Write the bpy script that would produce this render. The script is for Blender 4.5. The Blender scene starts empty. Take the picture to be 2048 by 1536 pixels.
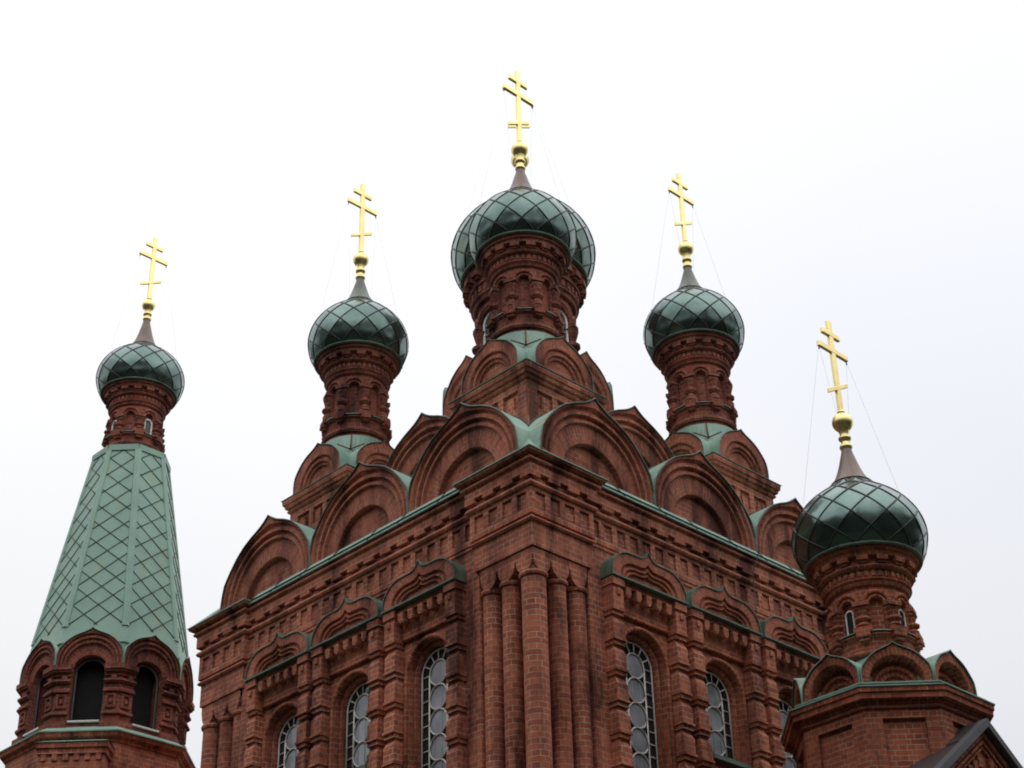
import bpy, bmesh, math, random
from mathutils import Vector, Matrix
random.seed(7)
D = bpy.data
sc = bpy.context.scene
COL = sc.collection
PI = math.pi

# ------------------------------------------------------------------ camera
cam_d = D.cameras.new("camera")
cam = D.objects.new("camera", cam_d)
COL.objects.link(cam)
sc.camera = cam
yaw, pit, rol = math.radians(45.62246), math.radians(32.06045), math.radians(-1.55238)
fw = Vector((math.cos(yaw) * math.cos(pit), math.sin(yaw) * math.cos(pit), math.sin(pit)))
rt = Vector((math.sin(yaw), -math.cos(yaw), 0))
up = rt.cross(fw)
r2 = rt * math.cos(rol) + up * math.sin(rol)
u2 = -rt * math.sin(rol) + up * math.cos(rol)
cam.matrix_world = Matrix(((r2.x, u2.x, -fw.x, -16.4545), (r2.y, u2.y, -fw.y, -16.4764), (r2.z, u2.z, -fw.z, 0.0), (0, 0, 0, 1)))
cam_d.sensor_width = 36
cam_d.lens = 3504.2 / 2048 * 36
cam_d.clip_end = 5000
cam_d.clip_start = 0.1
GZ = -1.6                                   # the ground below the eye

# ------------------------------------------------------------------ world and light
sc.view_settings.view_transform = 'Standard'
sc.view_settings.look = 'None'
sc.view_settings.gamma = 1
sc.view_settings.exposure = 0
SUN_EL, SUN_AZ = math.radians(50), math.radians(25)
w = D.worlds.new("World"); sc.world = w; w.use_nodes = True
nt = w.node_tree; nt.nodes.clear()
def wn(t, **k):
    n = nt.nodes.new(t)
    for a, b in k.items(): setattr(n, a, b)
    return n
sky = wn('ShaderNodeTexSky', sky_type='NISHITA', sun_disc=False, sun_elevation=SUN_EL, sun_rotation=PI / 2 - SUN_AZ)
tc = wn('ShaderNodeTexCoord')
ns = wn('ShaderNodeTexNoise'); ns.inputs['Scale'].default_value = 1.6; ns.inputs['Detail'].default_value = 3; ns.inputs['Roughness'].default_value = .45
nt.links.new(tc.outputs['Generated'], ns.inputs['Vector'])
rp = wn('ShaderNodeValToRGB')
rp.color_ramp.elements[0].position = .3; rp.color_ramp.elements[0].color = (.85, .862, .92, 1)
rp.color_ramp.elements[1].position = .7; rp.color_ramp.elements[1].color = (1.0, 1.0, 1.0, 1)
nt.links.new(ns.outputs['Fac'], rp.inputs['Fac'])
# overcast dome: three times brighter at the zenith than at the horizon
nrm = wn('ShaderNodeVectorMath', operation='NORMALIZE')
sep = wn('ShaderNodeSeparateXYZ')
nt.links.new(tc.outputs['Generated'], nrm.inputs[0]); nt.links.new(nrm.outputs[0], sep.inputs[0])
mr = wn('ShaderNodeMapRange'); mr.inputs['From Min'].default_value = 0; mr.inputs['From Max'].default_value = 1.0
mr.inputs['To Min'].default_value = 5.9; mr.inputs['To Max'].default_value = 16.0
nt.links.new(sep.outputs['Z'], mr.inputs['Value'])
cl = wn('ShaderNodeVectorMath', operation='SCALE')
nt.links.new(rp.outputs['Color'], cl.inputs[0]); nt.links.new(mr.outputs[0], cl.inputs['Scale'])
mx = wn('ShaderNodeMixRGB'); mx.inputs['Fac'].default_value = .93
nt.links.new(sky.outputs['Color'], mx.inputs['Color1']); nt.links.new(cl.outputs[0], mx.inputs['Color2'])
bg = wn('ShaderNodeBackground'); bg.inputs['Strength'].default_value = .1
nt.links.new(mx.outputs['Color'], bg.inputs['Color'])
wo = wn('ShaderNodeOutputWorld'); nt.links.new(bg.outputs[0], wo.inputs['Surface'])

sd = D.lights.new("sun", 'SUN'); sd.energy = 1.0; sd.angle = math.radians(120); sd.color = (1, .97, .92)
so = D.objects.new("sun", sd); COL.objects.link(so)
so.location = (-20, -20, 60)
sun_dir = Vector((math.cos(math.radians(-118)) * math.cos(math.radians(60)), math.sin(math.radians(-118)) * math.cos(math.radians(60)), math.sin(math.radians(60))))
so.rotation_euler = (-sun_dir).to_track_quat('-Z', 'Y').to_euler()
sky.sun_elevation = math.radians(60); sky.sun_rotation = PI / 2 - math.radians(-118)
sc.cycles.filter_width = 1.9

# ------------------------------------------------------------------ materials
def mat(name):
    m = D.materials.new(name); m.use_nodes = True
    n = m.node_tree.nodes; b = n['Principled BSDF']
    return m, n, m.node_tree.links, b
def nd(n, t, **k):
    x = n.new(t)
    for a, b in k.items(): setattr(x, a, b)
    return x
def ramp(n, stops):
    r = n.new('ShaderNodeValToRGB'); e = r.color_ramp.elements
    while len(e) < len(stops): e.new(.5)
    for i, (p, c) in enumerate(stops):
        e[i].position = p; e[i].color = (*c, 1)
    return r

def brick_mat(name, c1, c2, cm, soot=.5, bump=.35, row=.089):
    m, n, l, b = mat(name)
    uv = nd(n, 'ShaderNodeUVMap'); uv.uv_map = 'UVMap'
    tcn = nd(n, 'ShaderNodeNewGeometry')
    wob = nd(n, 'ShaderNodeTexNoise'); wob.inputs['Scale'].default_value = 9; wob.inputs['Detail'].default_value = 2
    l.new(uv.outputs[0], wob.inputs['Vector'])
    sub = nd(n, 'ShaderNodeVectorMath', operation='SUBTRACT'); sub.inputs[1].default_value = (.5, .5, .5)
    l.new(wob.outputs['Color'], sub.inputs[0])
    scl = nd(n, 'ShaderNodeVectorMath', operation='SCALE'); scl.inputs['Scale'].default_value = .012
    l.new(sub.outputs[0], scl.inputs[0])
    add = nd(n, 'ShaderNodeVectorMath', operation='ADD')
    l.new(uv.outputs[0], add.inputs[0]); l.new(scl.outputs[0], add.inputs[1])
    bt = nd(n, 'ShaderNodeTexBrick'); l.new(add.outputs[0], bt.inputs['Vector'])
    bt.offset = .5; bt.squash = .5; bt.squash_frequency = 2
    bt.inputs['Scale'].default_value = 1
    bt.inputs['Brick Width'].default_value = row * 3.05
    bt.inputs['Row Height'].default_value = row
    bt.inputs['Mortar Size'].default_value = .0054
    bt.inputs['Mortar Smooth'].default_value = .35
    bt.inputs['Bias'].default_value = -.1
    bt.inputs['Color1'].default_value = (*c1, 1); bt.inputs['Color2'].default_value = (*c2, 1)
    # mortar is partly washed out and sooted
    n2 = nd(n, 'ShaderNodeTexNoise'); n2.inputs['Scale'].default_value = 2.3; n2.inputs['Detail'].default_value = 6; n2.inputs['Roughness'].default_value = .7
    l.new(tcn.outputs['Position'], n2.inputs['Vector'])
    mo = ramp(n, [(.36, tuple(x * .42 for x in cm)), (.58, cm)])
    l.new(n2.outputs['Fac'], mo.inputs['Fac']); l.new(mo.outputs[0], bt.inputs['Mortar'])
    # hue drift
    n3 = nd(n, 'ShaderNodeTexNoise'); n3.inputs['Scale'].default_value = 14; n3.inputs['Detail'].default_value = 5; n3.inputs['Roughness'].default_value = .75
    l.new(tcn.outputs['Position'], n3.inputs['Vector'])
    r3 = ramp(n, [(.25, (.55, .5, .55)), (.5, (1, 1, 1)), (.75, (1.0, 1.0, .95))])
    l.new(n3.outputs['Fac'], r3.inputs['Fac'])
    m1 = nd(n, 'ShaderNodeMixRGB', blend_type='MULTIPLY'); m1.inputs['Fac'].default_value = .9
    l.new(bt.outputs['Color'], m1.inputs['Color1']); l.new(r3.outputs[0], m1.inputs['Color2'])
    # soot stains, drawn out downwards
    mp = nd(n, 'ShaderNodeMapping'); mp.inputs['Scale'].default_value = (1.6, 1.6, .35)
    l.new(tcn.outputs['Position'], mp.inputs['Vector'])
    n4 = nd(n, 'ShaderNodeTexNoise'); n4.inputs['Scale'].default_value = .95; n4.inputs['Detail'].default_value = 8; n4.inputs['Roughness'].default_value = .65
    l.new(mp.outputs[0], n4.inputs['Vector'])
    r4 = ramp(n, [(.38, (.20, .18, .20)), (.45, (.62, .60, .62)), (.56, (1, 1, 1)), (.8, (1.12, 1.06, .98))])
    l.new(n4.outputs['Fac'], r4.inputs['Fac'])
    m2 = nd(n, 'ShaderNodeMixRGB', blend_type='MULTIPLY'); m2.inputs['Fac'].default_value = soot
    l.new(m1.outputs[0], m2.inputs['Color1']); l.new(r4.outputs[0], m2.inputs['Color2'])
    l.new(m2.outputs[0], b.inputs['Base Color'])
    b.inputs['Roughness'].default_value = .85
    b.inputs['Specular IOR Level'].default_value = .25
    inv = nd(n, 'ShaderNodeMath', operation='SUBTRACT'); inv.inputs[0].default_value = 1
    l.new(bt.outputs['Fac'], inv.inputs[1])
    mh = nd(n, 'ShaderNodeMath', operation='MULTIPLY_ADD'); mh.inputs[1].default_value = .5
    l.new(n3.outputs['Fac'], mh.inputs[0]); l.new(inv.outputs[0], mh.inputs[2])
    bp = nd(n, 'ShaderNodeBump'); bp.inputs['Strength'].default_value = bump; bp.inputs['Distance'].default_value = .015
    l.new(mh.outputs[0], bp.inputs['Height']); l.new(bp.outputs[0], b.inputs['Normal'])
    return m
BRICK = brick_mat('red_brick', (.60, .190, .104), (.35, .100, .066), (.70, .57, .42), .95)
BRICK_ARCH = brick_mat('weathered_arch_brick', (.52, .162, .092), (.34, .100, .066), (.50, .39, .29), .9)
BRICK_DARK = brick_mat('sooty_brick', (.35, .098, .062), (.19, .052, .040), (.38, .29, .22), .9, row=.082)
BRICK_TURRET = brick_mat('warm_brick', (.49, .134, .066), (.28, .070, .042), (.58, .48, .37), .7, .5, .0765)

def copper_mat(name, col, dark, rust, rough=.55, metallic=0.0, stain=.6):
    m, n, l, b = mat(name)
    t = nd(n, 'ShaderNodeNewGeometry')
    a = nd(n, 'ShaderNodeTexNoise'); a.inputs['Scale'].default_value = 2.0; a.inputs['Detail'].default_value = 7; a.inputs['Roughness'].default_value = .65
    l.new(t.outputs['Position'], a.inputs['Vector'])
    r = ramp(n, [(.3, dark), (.55, col), (.8, tuple(min(1, x * 1.12) for x in col))])
    l.new(a.outputs['Fac'], r.inputs['Fac'])
    mp = nd(n, 'ShaderNodeMapping'); mp.inputs['Scale'].default_value = (5, 5, .6)
    l.new(t.outputs['Position'], mp.inputs['Vector'])
    s = nd(n, 'ShaderNodeTexNoise'); s.inputs['Scale'].default_value = 1.0; s.inputs['Detail'].default_value = 5
    l.new(mp.outputs[0], s.inputs['Vector'])
    r2_ = ramp(n, [(.58, (0, 0, 0)), (.72, (1, 1, 1))])
    l.new(s.outputs['Fac'], r2_.inputs['Fac'])
    mm = nd(n, 'ShaderNodeMath', operation='MULTIPLY'); mm.inputs[1].default_value = stain
    l.new(r2_.outputs[0], mm.inputs[0])
    mxx = nd(n, 'ShaderNodeMixRGB'); l.new(mm.outputs[0], mxx.inputs['Fac'])
    l.new(r.outputs[0], mxx.inputs['Color1']); mxx.inputs['Color2'].default_value = (*rust, 1)
    l.new(mxx.outputs[0], b.inputs['Base Color'])
    b.inputs['Roughness'].default_value = rough; b.inputs['Metallic'].default_value = metallic
    bp = nd(n, 'ShaderNodeBump'); bp.inputs['Strength'].default_value = .35; bp.inputs['Distance'].default_value = .03
    l.new(a.outputs['Fac'], bp.inputs['Height']); l.new(bp.outputs[0], b.inputs['Normal'])
    return m
PATINA = copper_mat('green_copper_patina', (.27, .42, .34), (.17, .29, .23), (.30, .24, .10), .55, 0, .75)
PATINA_TENT = copper_mat('tent_copper_patina', (.27, .43, .35), (.22, .37, .30), (.33, .34, .15), .5, 0, .6)
PATINA_DARK = copper_mat('mossy_copper', (.12, .19, .14), (.05, .07, .05), (.035, .035, .03), .6, 0, .7)
SEAM = copper_mat('seam_brown_oxide', (.06, .04, .033), (.035, .028, .025), (.10, .06, .035), .6, .2, .3)
DOME_SEAM = copper_mat('dome_seam_oxide', (.035, .045, .038), (.02, .022, .02), (.06, .045, .03), .45, .3, .4)
SEAM_G = copper_mat('seam_green_oxide', (.07, .11, .09), (.035, .05, .045), (.05, .05, .04), .5, .3, .3)
NECK_G = copper_mat('neck_green_copper', (.13, .16, .13), (.10, .085, .075), (.17, .11, .08), .4, .35, .5)
RUST = copper_mat('rusty_seam', (.17, .075, .045), (.10, .05, .035), (.22, .12, .05), .7, .1, .3)
EDGE = copper_mat('dark_sheet_edge', (.10, .15, .12), (.04, .05, .045), (.05, .04, .035), .5, .2, .5)
NECK = copper_mat('neck_brown_copper', (.17, .12, .10), (.10, .07, .07), (.12, .16, .12), .4, .35, .5)
ROOF_DARK = copper_mat('dark_sheet_roof', (.065, .055, .055), (.045, .04, .042), (.07, .05, .045), .45, .2, .3)
ROOF_EDGE = copper_mat('grey_sheet_verge', (.11, .11, .12), (.08, .08, .09), (.08, .07, .07), .45, .2, .3)

def dome_mat():
    m, n, l, b = mat('glazed_dark_green_sheet')
    t = nd(n, 'ShaderNodeNewGeometry')
    a = nd(n, 'ShaderNodeTexNoise'); a.inputs['Scale'].default_value = 1.7; a.inputs['Detail'].default_value = 6; a.inputs['Roughness'].default_value = .6
    l.new(t.outputs['Position'], a.inputs['Vector'])
    r = ramp(n, [(.3, (.10, .15, .137)), (.6, (.175, .245, .222)), (.8, (.20, .27, .245))])
    l.new(a.outputs['Fac'], r.inputs['Fac']); l.new(r.outputs[0], b.inputs['Base Color'])
    b.inputs['Metallic'].default_value = .9; b.inputs['Roughness'].default_value = .24
    bb = nd(n, 'ShaderNodeTexNoise'); bb.inputs['Scale'].default_value = 2.6; bb.inputs['Detail'].default_value = 1
    l.new(t.outputs['Position'], bb.inputs['Vector'])
    bp = nd(n, 'ShaderNodeBump'); bp.inputs['Strength'].default_value = .5; bp.inputs['Distance'].default_value = .05
    l.new(bb.outputs['Fac'], bp.inputs['Height']); l.new(bp.outputs[0], b.inputs['Normal'])
    return m
DOME = dome_mat()

def simple(name, col, rough=.5, metallic=0, var=.15, scale=6):
    m, n, l, b = mat(name)
    t = nd(n, 'ShaderNodeNewGeometry')
    a = nd(n, 'ShaderNodeTexNoise'); a.inputs['Scale'].default_value = scale; a.inputs['Detail'].default_value = 4
    l.new(t.outputs['Position'], a.inputs['Vector'])
    r = ramp(n, [(.3, tuple(x * (1 - var) for x in col)), (.7, tuple(min(1, x * (1 + var)) for x in col))])
    l.new(a.outputs['Fac'], r.inputs['Fac']); l.new(r.outputs[0], b.inputs['Base Color'])
    b.inputs['Roughness'].default_value = rough; b.inputs['Metallic'].default_value = metallic
    return m
GOLD = simple('gilded_metal', (.95, .76, .34), .33, .88, .1)
WHITE = simple('white_painted_wood', (.80, .79, .75), .5, 0, .12, 20)
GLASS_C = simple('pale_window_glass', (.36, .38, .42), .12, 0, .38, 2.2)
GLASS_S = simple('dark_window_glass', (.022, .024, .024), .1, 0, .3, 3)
DARK = simple('dark_interior', (.012, .011, .011), .9)
IRON = simple('grey_iron', (.10, .10, .11), .5, .4)
WIRE = simple('thin_steel_wire', (.22, .24, .28), .5, .3)

def ground_mat():
    m, n, l, b = mat('park_ground')
    t = nd(n, 'ShaderNodeNewGeometry')
    a = nd(n, 'ShaderNodeTexNoise'); a.inputs['Scale'].default_value = .25; a.inputs['Detail'].default_value = 8
    l.new(t.outputs['Position'], a.inputs['Vector'])
    r = ramp(n, [(.4, (.035, .05, .02)), (.6, (.055, .05, .045))])
    l.new(a.outputs['Fac'], r.inputs['Fac']); l.new(r.outputs[0], b.inputs['Base Color'])
    b.inputs['Roughness'].default_value = .95
    return m
GROUND = ground_mat()

# ------------------------------------------------------------------ mesh builder
class MB:
    def __init__(s): s.v = []; s.f = []; s.uv = []; s.sm = []
    def face(s, pts, uv=None, smooth=False):
        pts = [Vector(p) for p in pts]
        if uv is None:
            n = Vector((0, 0, 0))
            for i in range(len(pts)):
                a, b = pts[i], pts[(i + 1) % len(pts)]
                n += Vector(((a.y - b.y) * (a.z + b.z), (a.z - b.z) * (a.x + b.x), (a.x - b.x) * (a.y + b.y)))
            if n.length < 1e-12: return
            n.normalize()
            if abs(n.z) > .8: uv = [(p.x, p.y) for p in pts]
            else:
                t = Vector((-n.y, n.x, 0)).normalized()
                uv = [(p.dot(t), p.z) for p in pts]
        k = len(s.v); s.v += pts; s.f.append(tuple(range(k, k + len(pts)))); s.uv += list(uv); s.sm.append(smooth)
    def quadgrid(s, rows, uvs=None, closed=False, smooth=False):
        for i in range(len(rows) - 1):
            a, b = rows[i], rows[i + 1]; n = len(a)
            for j in range(n if closed else n - 1):
                j2 = (j + 1) % n
                u = None
                if uvs: 
                    ua, ub = uvs[i], uvs[i + 1]
                    u = [ua[j], ua[j + 1], ub[j + 1], ub[j]]
                s.face([a[j], a[j2], b[j2], b[j]], u, smooth)
    def box(s, F, t0, t1, n0, n1, z0, z1):
        P = lambda t, n, z: F(t, n, z)
        s.face([P(t0, n1, z0), P(t1, n1, z0), P(t1, n1, z1), P(t0, n1, z1)])
        s.face([P(t0, n0, z0), P(t1, n0, z0), P(t1, n0, z1), P(t0, n0, z1)])
        s.face([P(t0, n0, z0), P(t0, n1, z0), P(t0, n1, z1), P(t0, n0, z1)])
        s.face([P(t1, n0, z0), P(t1, n1, z0), P(t1, n1, z1), P(t1, n0, z1)])
        s.face([P(t0, n0, z1), P(t1, n0, z1), P(t1, n1, z1), P(t0, n1, z1)])
        s.face([P(t0, n0, z0), P(t1, n0, z0), P(t1, n1, z0), P(t0, n1, z0)])
    def lathe(s, prof, cx, cy, seg=48, a0=0, a1=2 * PI, smooth=False, bulge=None):
        rows = []; uvs = []; acc = 0
        for i, (r, z) in enumerate(prof):
            if i: acc += math.hypot(r - prof[i - 1][0], z - prof[i - 1][1])
            rr = max([p[0] for p in prof])
            rows.append([Vector((cx + r * math.cos(a0 + (a1 - a0) * j / seg), cy + r * math.sin(a0 + (a1 - a0) * j / seg), z)) for j in range(seg + 1)])
            uvs.append([((a1 - a0) * j / seg * rr, acc) for j in range(seg + 1)])
        s.quadgrid(rows, uvs, False, smooth)
    def tube(s, pts, r, seg=6, closed=False):
        pts = [Vector(p) for p in pts]; n = len(pts); rings = []
        for i, p in enumerate(pts):
            a = pts[(i - 1) % n] if (closed or i) else pts[i]
            b = pts[(i + 1) % n] if (closed or i < n - 1) else pts[i]
            d = (b - a).normalized()
            h = Vector((0, 0, 1)) if abs(d.z) < .9 else Vector((1, 0, 0))
            x = d.cross(h).normalized(); y = d.cross(x)
            rings.append([p + x * r * math.cos(2 * PI * k / seg) + y * r * math.sin(2 * PI * k / seg) for k in range(seg)])
        acc = 0; uv = []
        for i in range(n):
            if i: acc += (pts[i] - pts[i - 1]).length
            uv.append([(k / seg * 2 * PI * r + .02, acc) for k in range(seg + 1)])
        if closed: rings.append(rings[0]); uv.append([(u_, acc + .1) for u_, _ in uv[0]])
        s.quadgrid(rings, uv, True, True)
        if not closed:
            s.face(rings[0]); s.face(rings[-1])
    def build(s, name, m, parent=None, org=None, merge=True, label=None):
        me = D.meshes.new(name)
        pw = Vector(parent['_w']) if parent else Vector((0, 0, 0))
        org = Vector(org) if org is not None else pw
        me.from_pydata([v - org for v in s.v], [], s.f)
        ul = me.uv_layers.new(name='UVMap')
        for i, u in enumerate(s.uv): ul.data[i].uv = u
        me.polygons.foreach_set('use_smooth', s.sm)
        if merge:
            bm = bmesh.new(); bm.from_mesh(me)
            bmesh.ops.remove_doubles(bm, verts=bm.verts, dist=1e-5)
            bmesh.ops.recalc_face_normals(bm, faces=bm.faces)
            bm.to_mesh(me); bm.free()
        me.materials.append(m)
        o = D.objects.new(name, me); COL.objects.link(o)
        if parent: o.parent = parent
        o.location = org - pw
        o['_w'] = tuple(org)
        if label: o['label'] = label
        return o
def thing(name, loc, label, cat, group=None):
    o = D.objects.new(name, None); COL.objects.link(o); o.location = loc; o.empty_display_size = .5
    o['_w'] = tuple(loc); o['label'] = label; o['category'] = cat
    if group: o['group'] = group
    return o
def frame(ox, oy, tx, ty, nx, ny):
    return lambda t, n, z: Vector((ox + tx * t + nx * n, oy + ty * t + ny * n, z))
def face_frame(cx, cy, ang, apo):
    """local frame on a face whose outward normal points to ang; t=0 in the middle of the face"""
    nx, ny = math.cos(ang), math.sin(ang)
    return frame(cx + nx * apo, cy + ny * apo, -ny, nx, nx, ny)
W = 8.5
FR = frame(0, 0, 1, 0, 0, -1)      # right facade
FL = frame(0, 0, 0, 1, -1, 0)      # left facade
FB = frame(0, W, 1, 0, 0, 1)
FE = frame(W, 0, 0, 1, 1, 0)

def resample(poly, n):
    d = [0]
    for a, b in zip(poly, poly[1:]): d.append(d[-1] + math.hypot(b[0] - a[0], b[1] - a[1]))
    out = []; k = 0
    for i in range(n + 1):
        s = d[-1] * i / n
        while k < len(d) - 2 and d[k + 1] < s: k += 1
        f = (s - d[k]) / max(1e-9, d[k + 1] - d[k])
        out.append((poly[k][0] + f * (poly[k + 1][0] - poly[k][0]), poly[k][1] + f * (poly[k + 1][1] - poly[k][1])))
    return out
KEEL = [(.985, 0), (1, .14), (1, .22), (.985, .33), (.94, .46), (.81, .59), (.67, .705), (.52, .79), (.345, .855), (.2, .897), (.09, .945), (0, 1)]
OGEE = [(1, 0), (.985, .22), (.94, .40), (.84, .56), (.70, .69), (.55, .745), (.38, .75), (.22, .75), (.11, .80), (.05, .88), (0, 1)]
def half(poly, hw, H, n=14):
    p = resample([(a * hw, b * H) for a, b in poly], n)
    return p + [(-a, b) for a, b in reversed(p[:-1])]
def arc(hw, H, n=14):
    """round arch of half-width hw, rising to H (stilted when H > hw)"""
    st = max(0, H - hw); ry = H - st
    poly = ([(hw, 0)] if st > 0 else []) + [(hw * math.cos(a * PI / 2 / 12), st + ry * math.sin(a * PI / 2 / 12)) for a in range(13)]
    return half(poly, 1, 1, n)
def lerp(a, b, f): return [(x0 + (x1 - x0) * f, y0 + (y1 - y0) * f) for (x0, y0), (x1, y1) in zip(a, b)]
def stepped(mb, F, tc, z0, loops, fill=True):
    """loops: list of (profile, n).  Bridges one to the next, radial brick courses."""
    v = 0; prev = None
    for k, (pr_, n) in enumerate(loops):
        if prev is not None:
            p0, n0 = prev
            dw = math.hypot(p0[0][0] - pr_[0][0], n0 - n); 
            mid = len(pr_) // 2
            dw = max(dw, abs(p0[mid][1] - pr_[mid][1]) * .8, abs(n - n0), .004)
            s = 0; us = [0]
            for a, b in zip(p0, p0[1:]): s += math.hypot(a[0] - b[0], a[1] - b[1]); us.append(s)
            for i in range(len(pr_) - 1):
                a, b, c, d = p0[i], p0[i + 1], pr_[i + 1], pr_[i]
                mb.face([F(tc + a[0], n0, z0 + a[1]), F(tc + b[0], n0, z0 + b[1]), F(tc + c[0], n, z0 + c[1]), F(tc + d[0], n, z0 + d[1])],
                        [(v + .003, us[i]), (v + .003, us[i + 1]), (v + dw + .003, us[i + 1]), (v + dw + .003, us[i])])
            v += dw
        prev = (pr_, n)
    if fill:
        p, n = prev; m = len(p) // 2
        for i in range(m):
            a, b, c, d = p[i], p[i + 1], p[-2 - i], p[-1 - i]
            if abs(b[0] - c[0]) < 1e-6: mb.face([F(tc + a[0], n, z0 + a[1]), F(tc + b[0], n, z0 + b[1]), F(tc + d[0], n, z0 + d[1])])
            else: mb.face([F(tc + q[0], n, z0 + q[1]) for q in (a, b, c, d)])
def roof_shell(mb, F, tc, z0, prof, n0, n1, lip=.010, sc_=1.0):
    """sheet over the back of a kokoshnik with a thin rolled edge"""
    o = [(a * (1 + lip / max(.3, abs(prof[0][0]))), b + lip) for a, b in prof]
    o[0] = (o[0][0], prof[0][1]); o[-1] = (o[-1][0], prof[-1][1])
    rows = [[F(tc + a, n0, z0 + b) for a, b in prof], [F(tc + a, n0, z0 + b) for a, b in o], [F(tc + a, n1, z0 + b) for a, b in o]]
    mb.quadgrid(rows, None, False, False)
def rib_line(mb, F, tc, z0, prof, n, r): 
    mb.tube([F(tc + a, n, z0 + b) for a, b in prof], r, 6)

def sweep(mb, ring_at, prof):
    """prof: (offset, z) going down; ring_at(offset) -> list of xy"""
    rings = [[Vector((x, y, z)) for x, y in ring_at(o)] for o, z in prof]
    mb.quadgrid(rings, None, True)
def ngon_ring(cx, cy, apo, n=8, rot=PI / 8):
    return lambda o: [(cx + (apo + o) / math.cos(PI / n) * math.cos(rot + 2 * PI * k / n), cy + (apo + o) / math.cos(PI / n) * math.sin(rot + 2 * PI * k / n)) for k in range(n)]

# ------------------------------------------------------------------ ground
g = MB(); S_ = 2500
g.face([(-S_, -S_, GZ), (S_, -S_, GZ), (S_, S_, GZ), (-S_, S_, GZ)])
go = g.build('ground', GROUND); go['kind'] = 'structure'

# the dark belt of park trees that the glossy domes mirror
LEAF = simple('dark_summer_leaves', (.03, .042, .02), .8, 0, .4, 1.5)
def far_wood():
    m = MB(); rnd = random.Random(3)
    for i in range(80):
        a = math.radians(140 + 180 * i / 79 + rnd.uniform(-1.2, 1.2)); R_ = rnd.uniform(37, 44)
        x, y = 4 + R_ * math.cos(a), 4 + R_ * math.sin(a); h = rnd.choice((22, 27, 31, 34)) + rnd.uniform(-2, 2); r = rnd.uniform(3.2, 5)
        m.tube([(x, y, GZ), (x + rnd.uniform(-.4, .4), y, GZ + h * .6)], .3, 5)
        for k in range(170):
            u = rnd.random(); th = rnd.uniform(0, 2 * PI); rr = r * math.sin(PI * (.12 + .86 * u)) ** .7 * rnd.uniform(.2, 1.0)
            c = Vector((x + rr * math.cos(th), y + rr * math.sin(th), GZ + h * (.12 + .88 * u)))
            s_ = rnd.uniform(.8, 1.6); e1 = Vector((rnd.gauss(0, 1), rnd.gauss(0, 1), rnd.gauss(0, 1))).normalized(); e2 = e1.orthogonal().normalized(); e1 = e1.cross(e2)
            m.face([c + e1 * s_, c + e2 * s_, c - e1 * s_, c - e2 * s_])
    o = m.build('far_wood', LEAF, merge=False); o['kind'] = 'stuff'; o['label'] = 'dark belt of park trees standing round the church'; o['category'] = 'trees'
far_wood()

# ------------------------------------------------------------------ drum + onion dome with cross
def spiral(mb, prof, cx, cy, r, n, turn, seg=4):
    z0, z1 = prof[0][1], prof[-1][1]
    L = [0]
    for a, b in zip(prof, prof[1:]): L.append(L[-1] + math.hypot(a[0] - b[0], a[1] - b[1]))
    P = resample(prof, 30)
    for sgn in (1, -1):
        for k in range(n):
            pts = []
            for i, (rr, z) in enumerate(P):
                a = 2 * PI * k / n + sgn * turn * i / 30
                pts.append((cx + (rr - r * .25) * math.cos(a), cy + (rr - r * .25) * math.sin(a), z))
            mb.tube(pts, r, seg)
SMALL = [(.86, -.47), (.945, -.32), (.99, -.14), (1.005, 0), (.985, .15), (.935, .30), (.855, .44), (.74, .575), (.60, .695), (.46, .80), (.37, .885), (.30, .97)]
CONE = [(.31, .955), (.255, 1.05), (.205, 1.16), (.16, 1.29), (.12, 1.43), (.092, 1.53), (.078, 1.6)]
def smooth_prof(p, n):
    out = []
    for i in range(len(p) - 1):
        p0, p1, p2, p3 = p[max(0, i - 1)], p[i], p[i + 1], p[min(len(p) - 1, i + 2)]
        for k in range(n):
            t = k / n
            out.append(tuple(.5 * ((2 * p1[j]) + (-p0[j] + p2[j]) * t + (2 * p0[j] - 5 * p1[j] + 4 * p2[j] - p3[j]) * t * t + (-p0[j] + 3 * p1[j] - 3 * p2[j] + p3[j]) * t ** 3) for j in (0, 1)))
    return out + [p[-1]]
def rotz(v, a): return (v[0] * math.cos(a) - v[1] * math.sin(a), v[0] * math.sin(a) + v[1] * math.cos(a))

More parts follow.
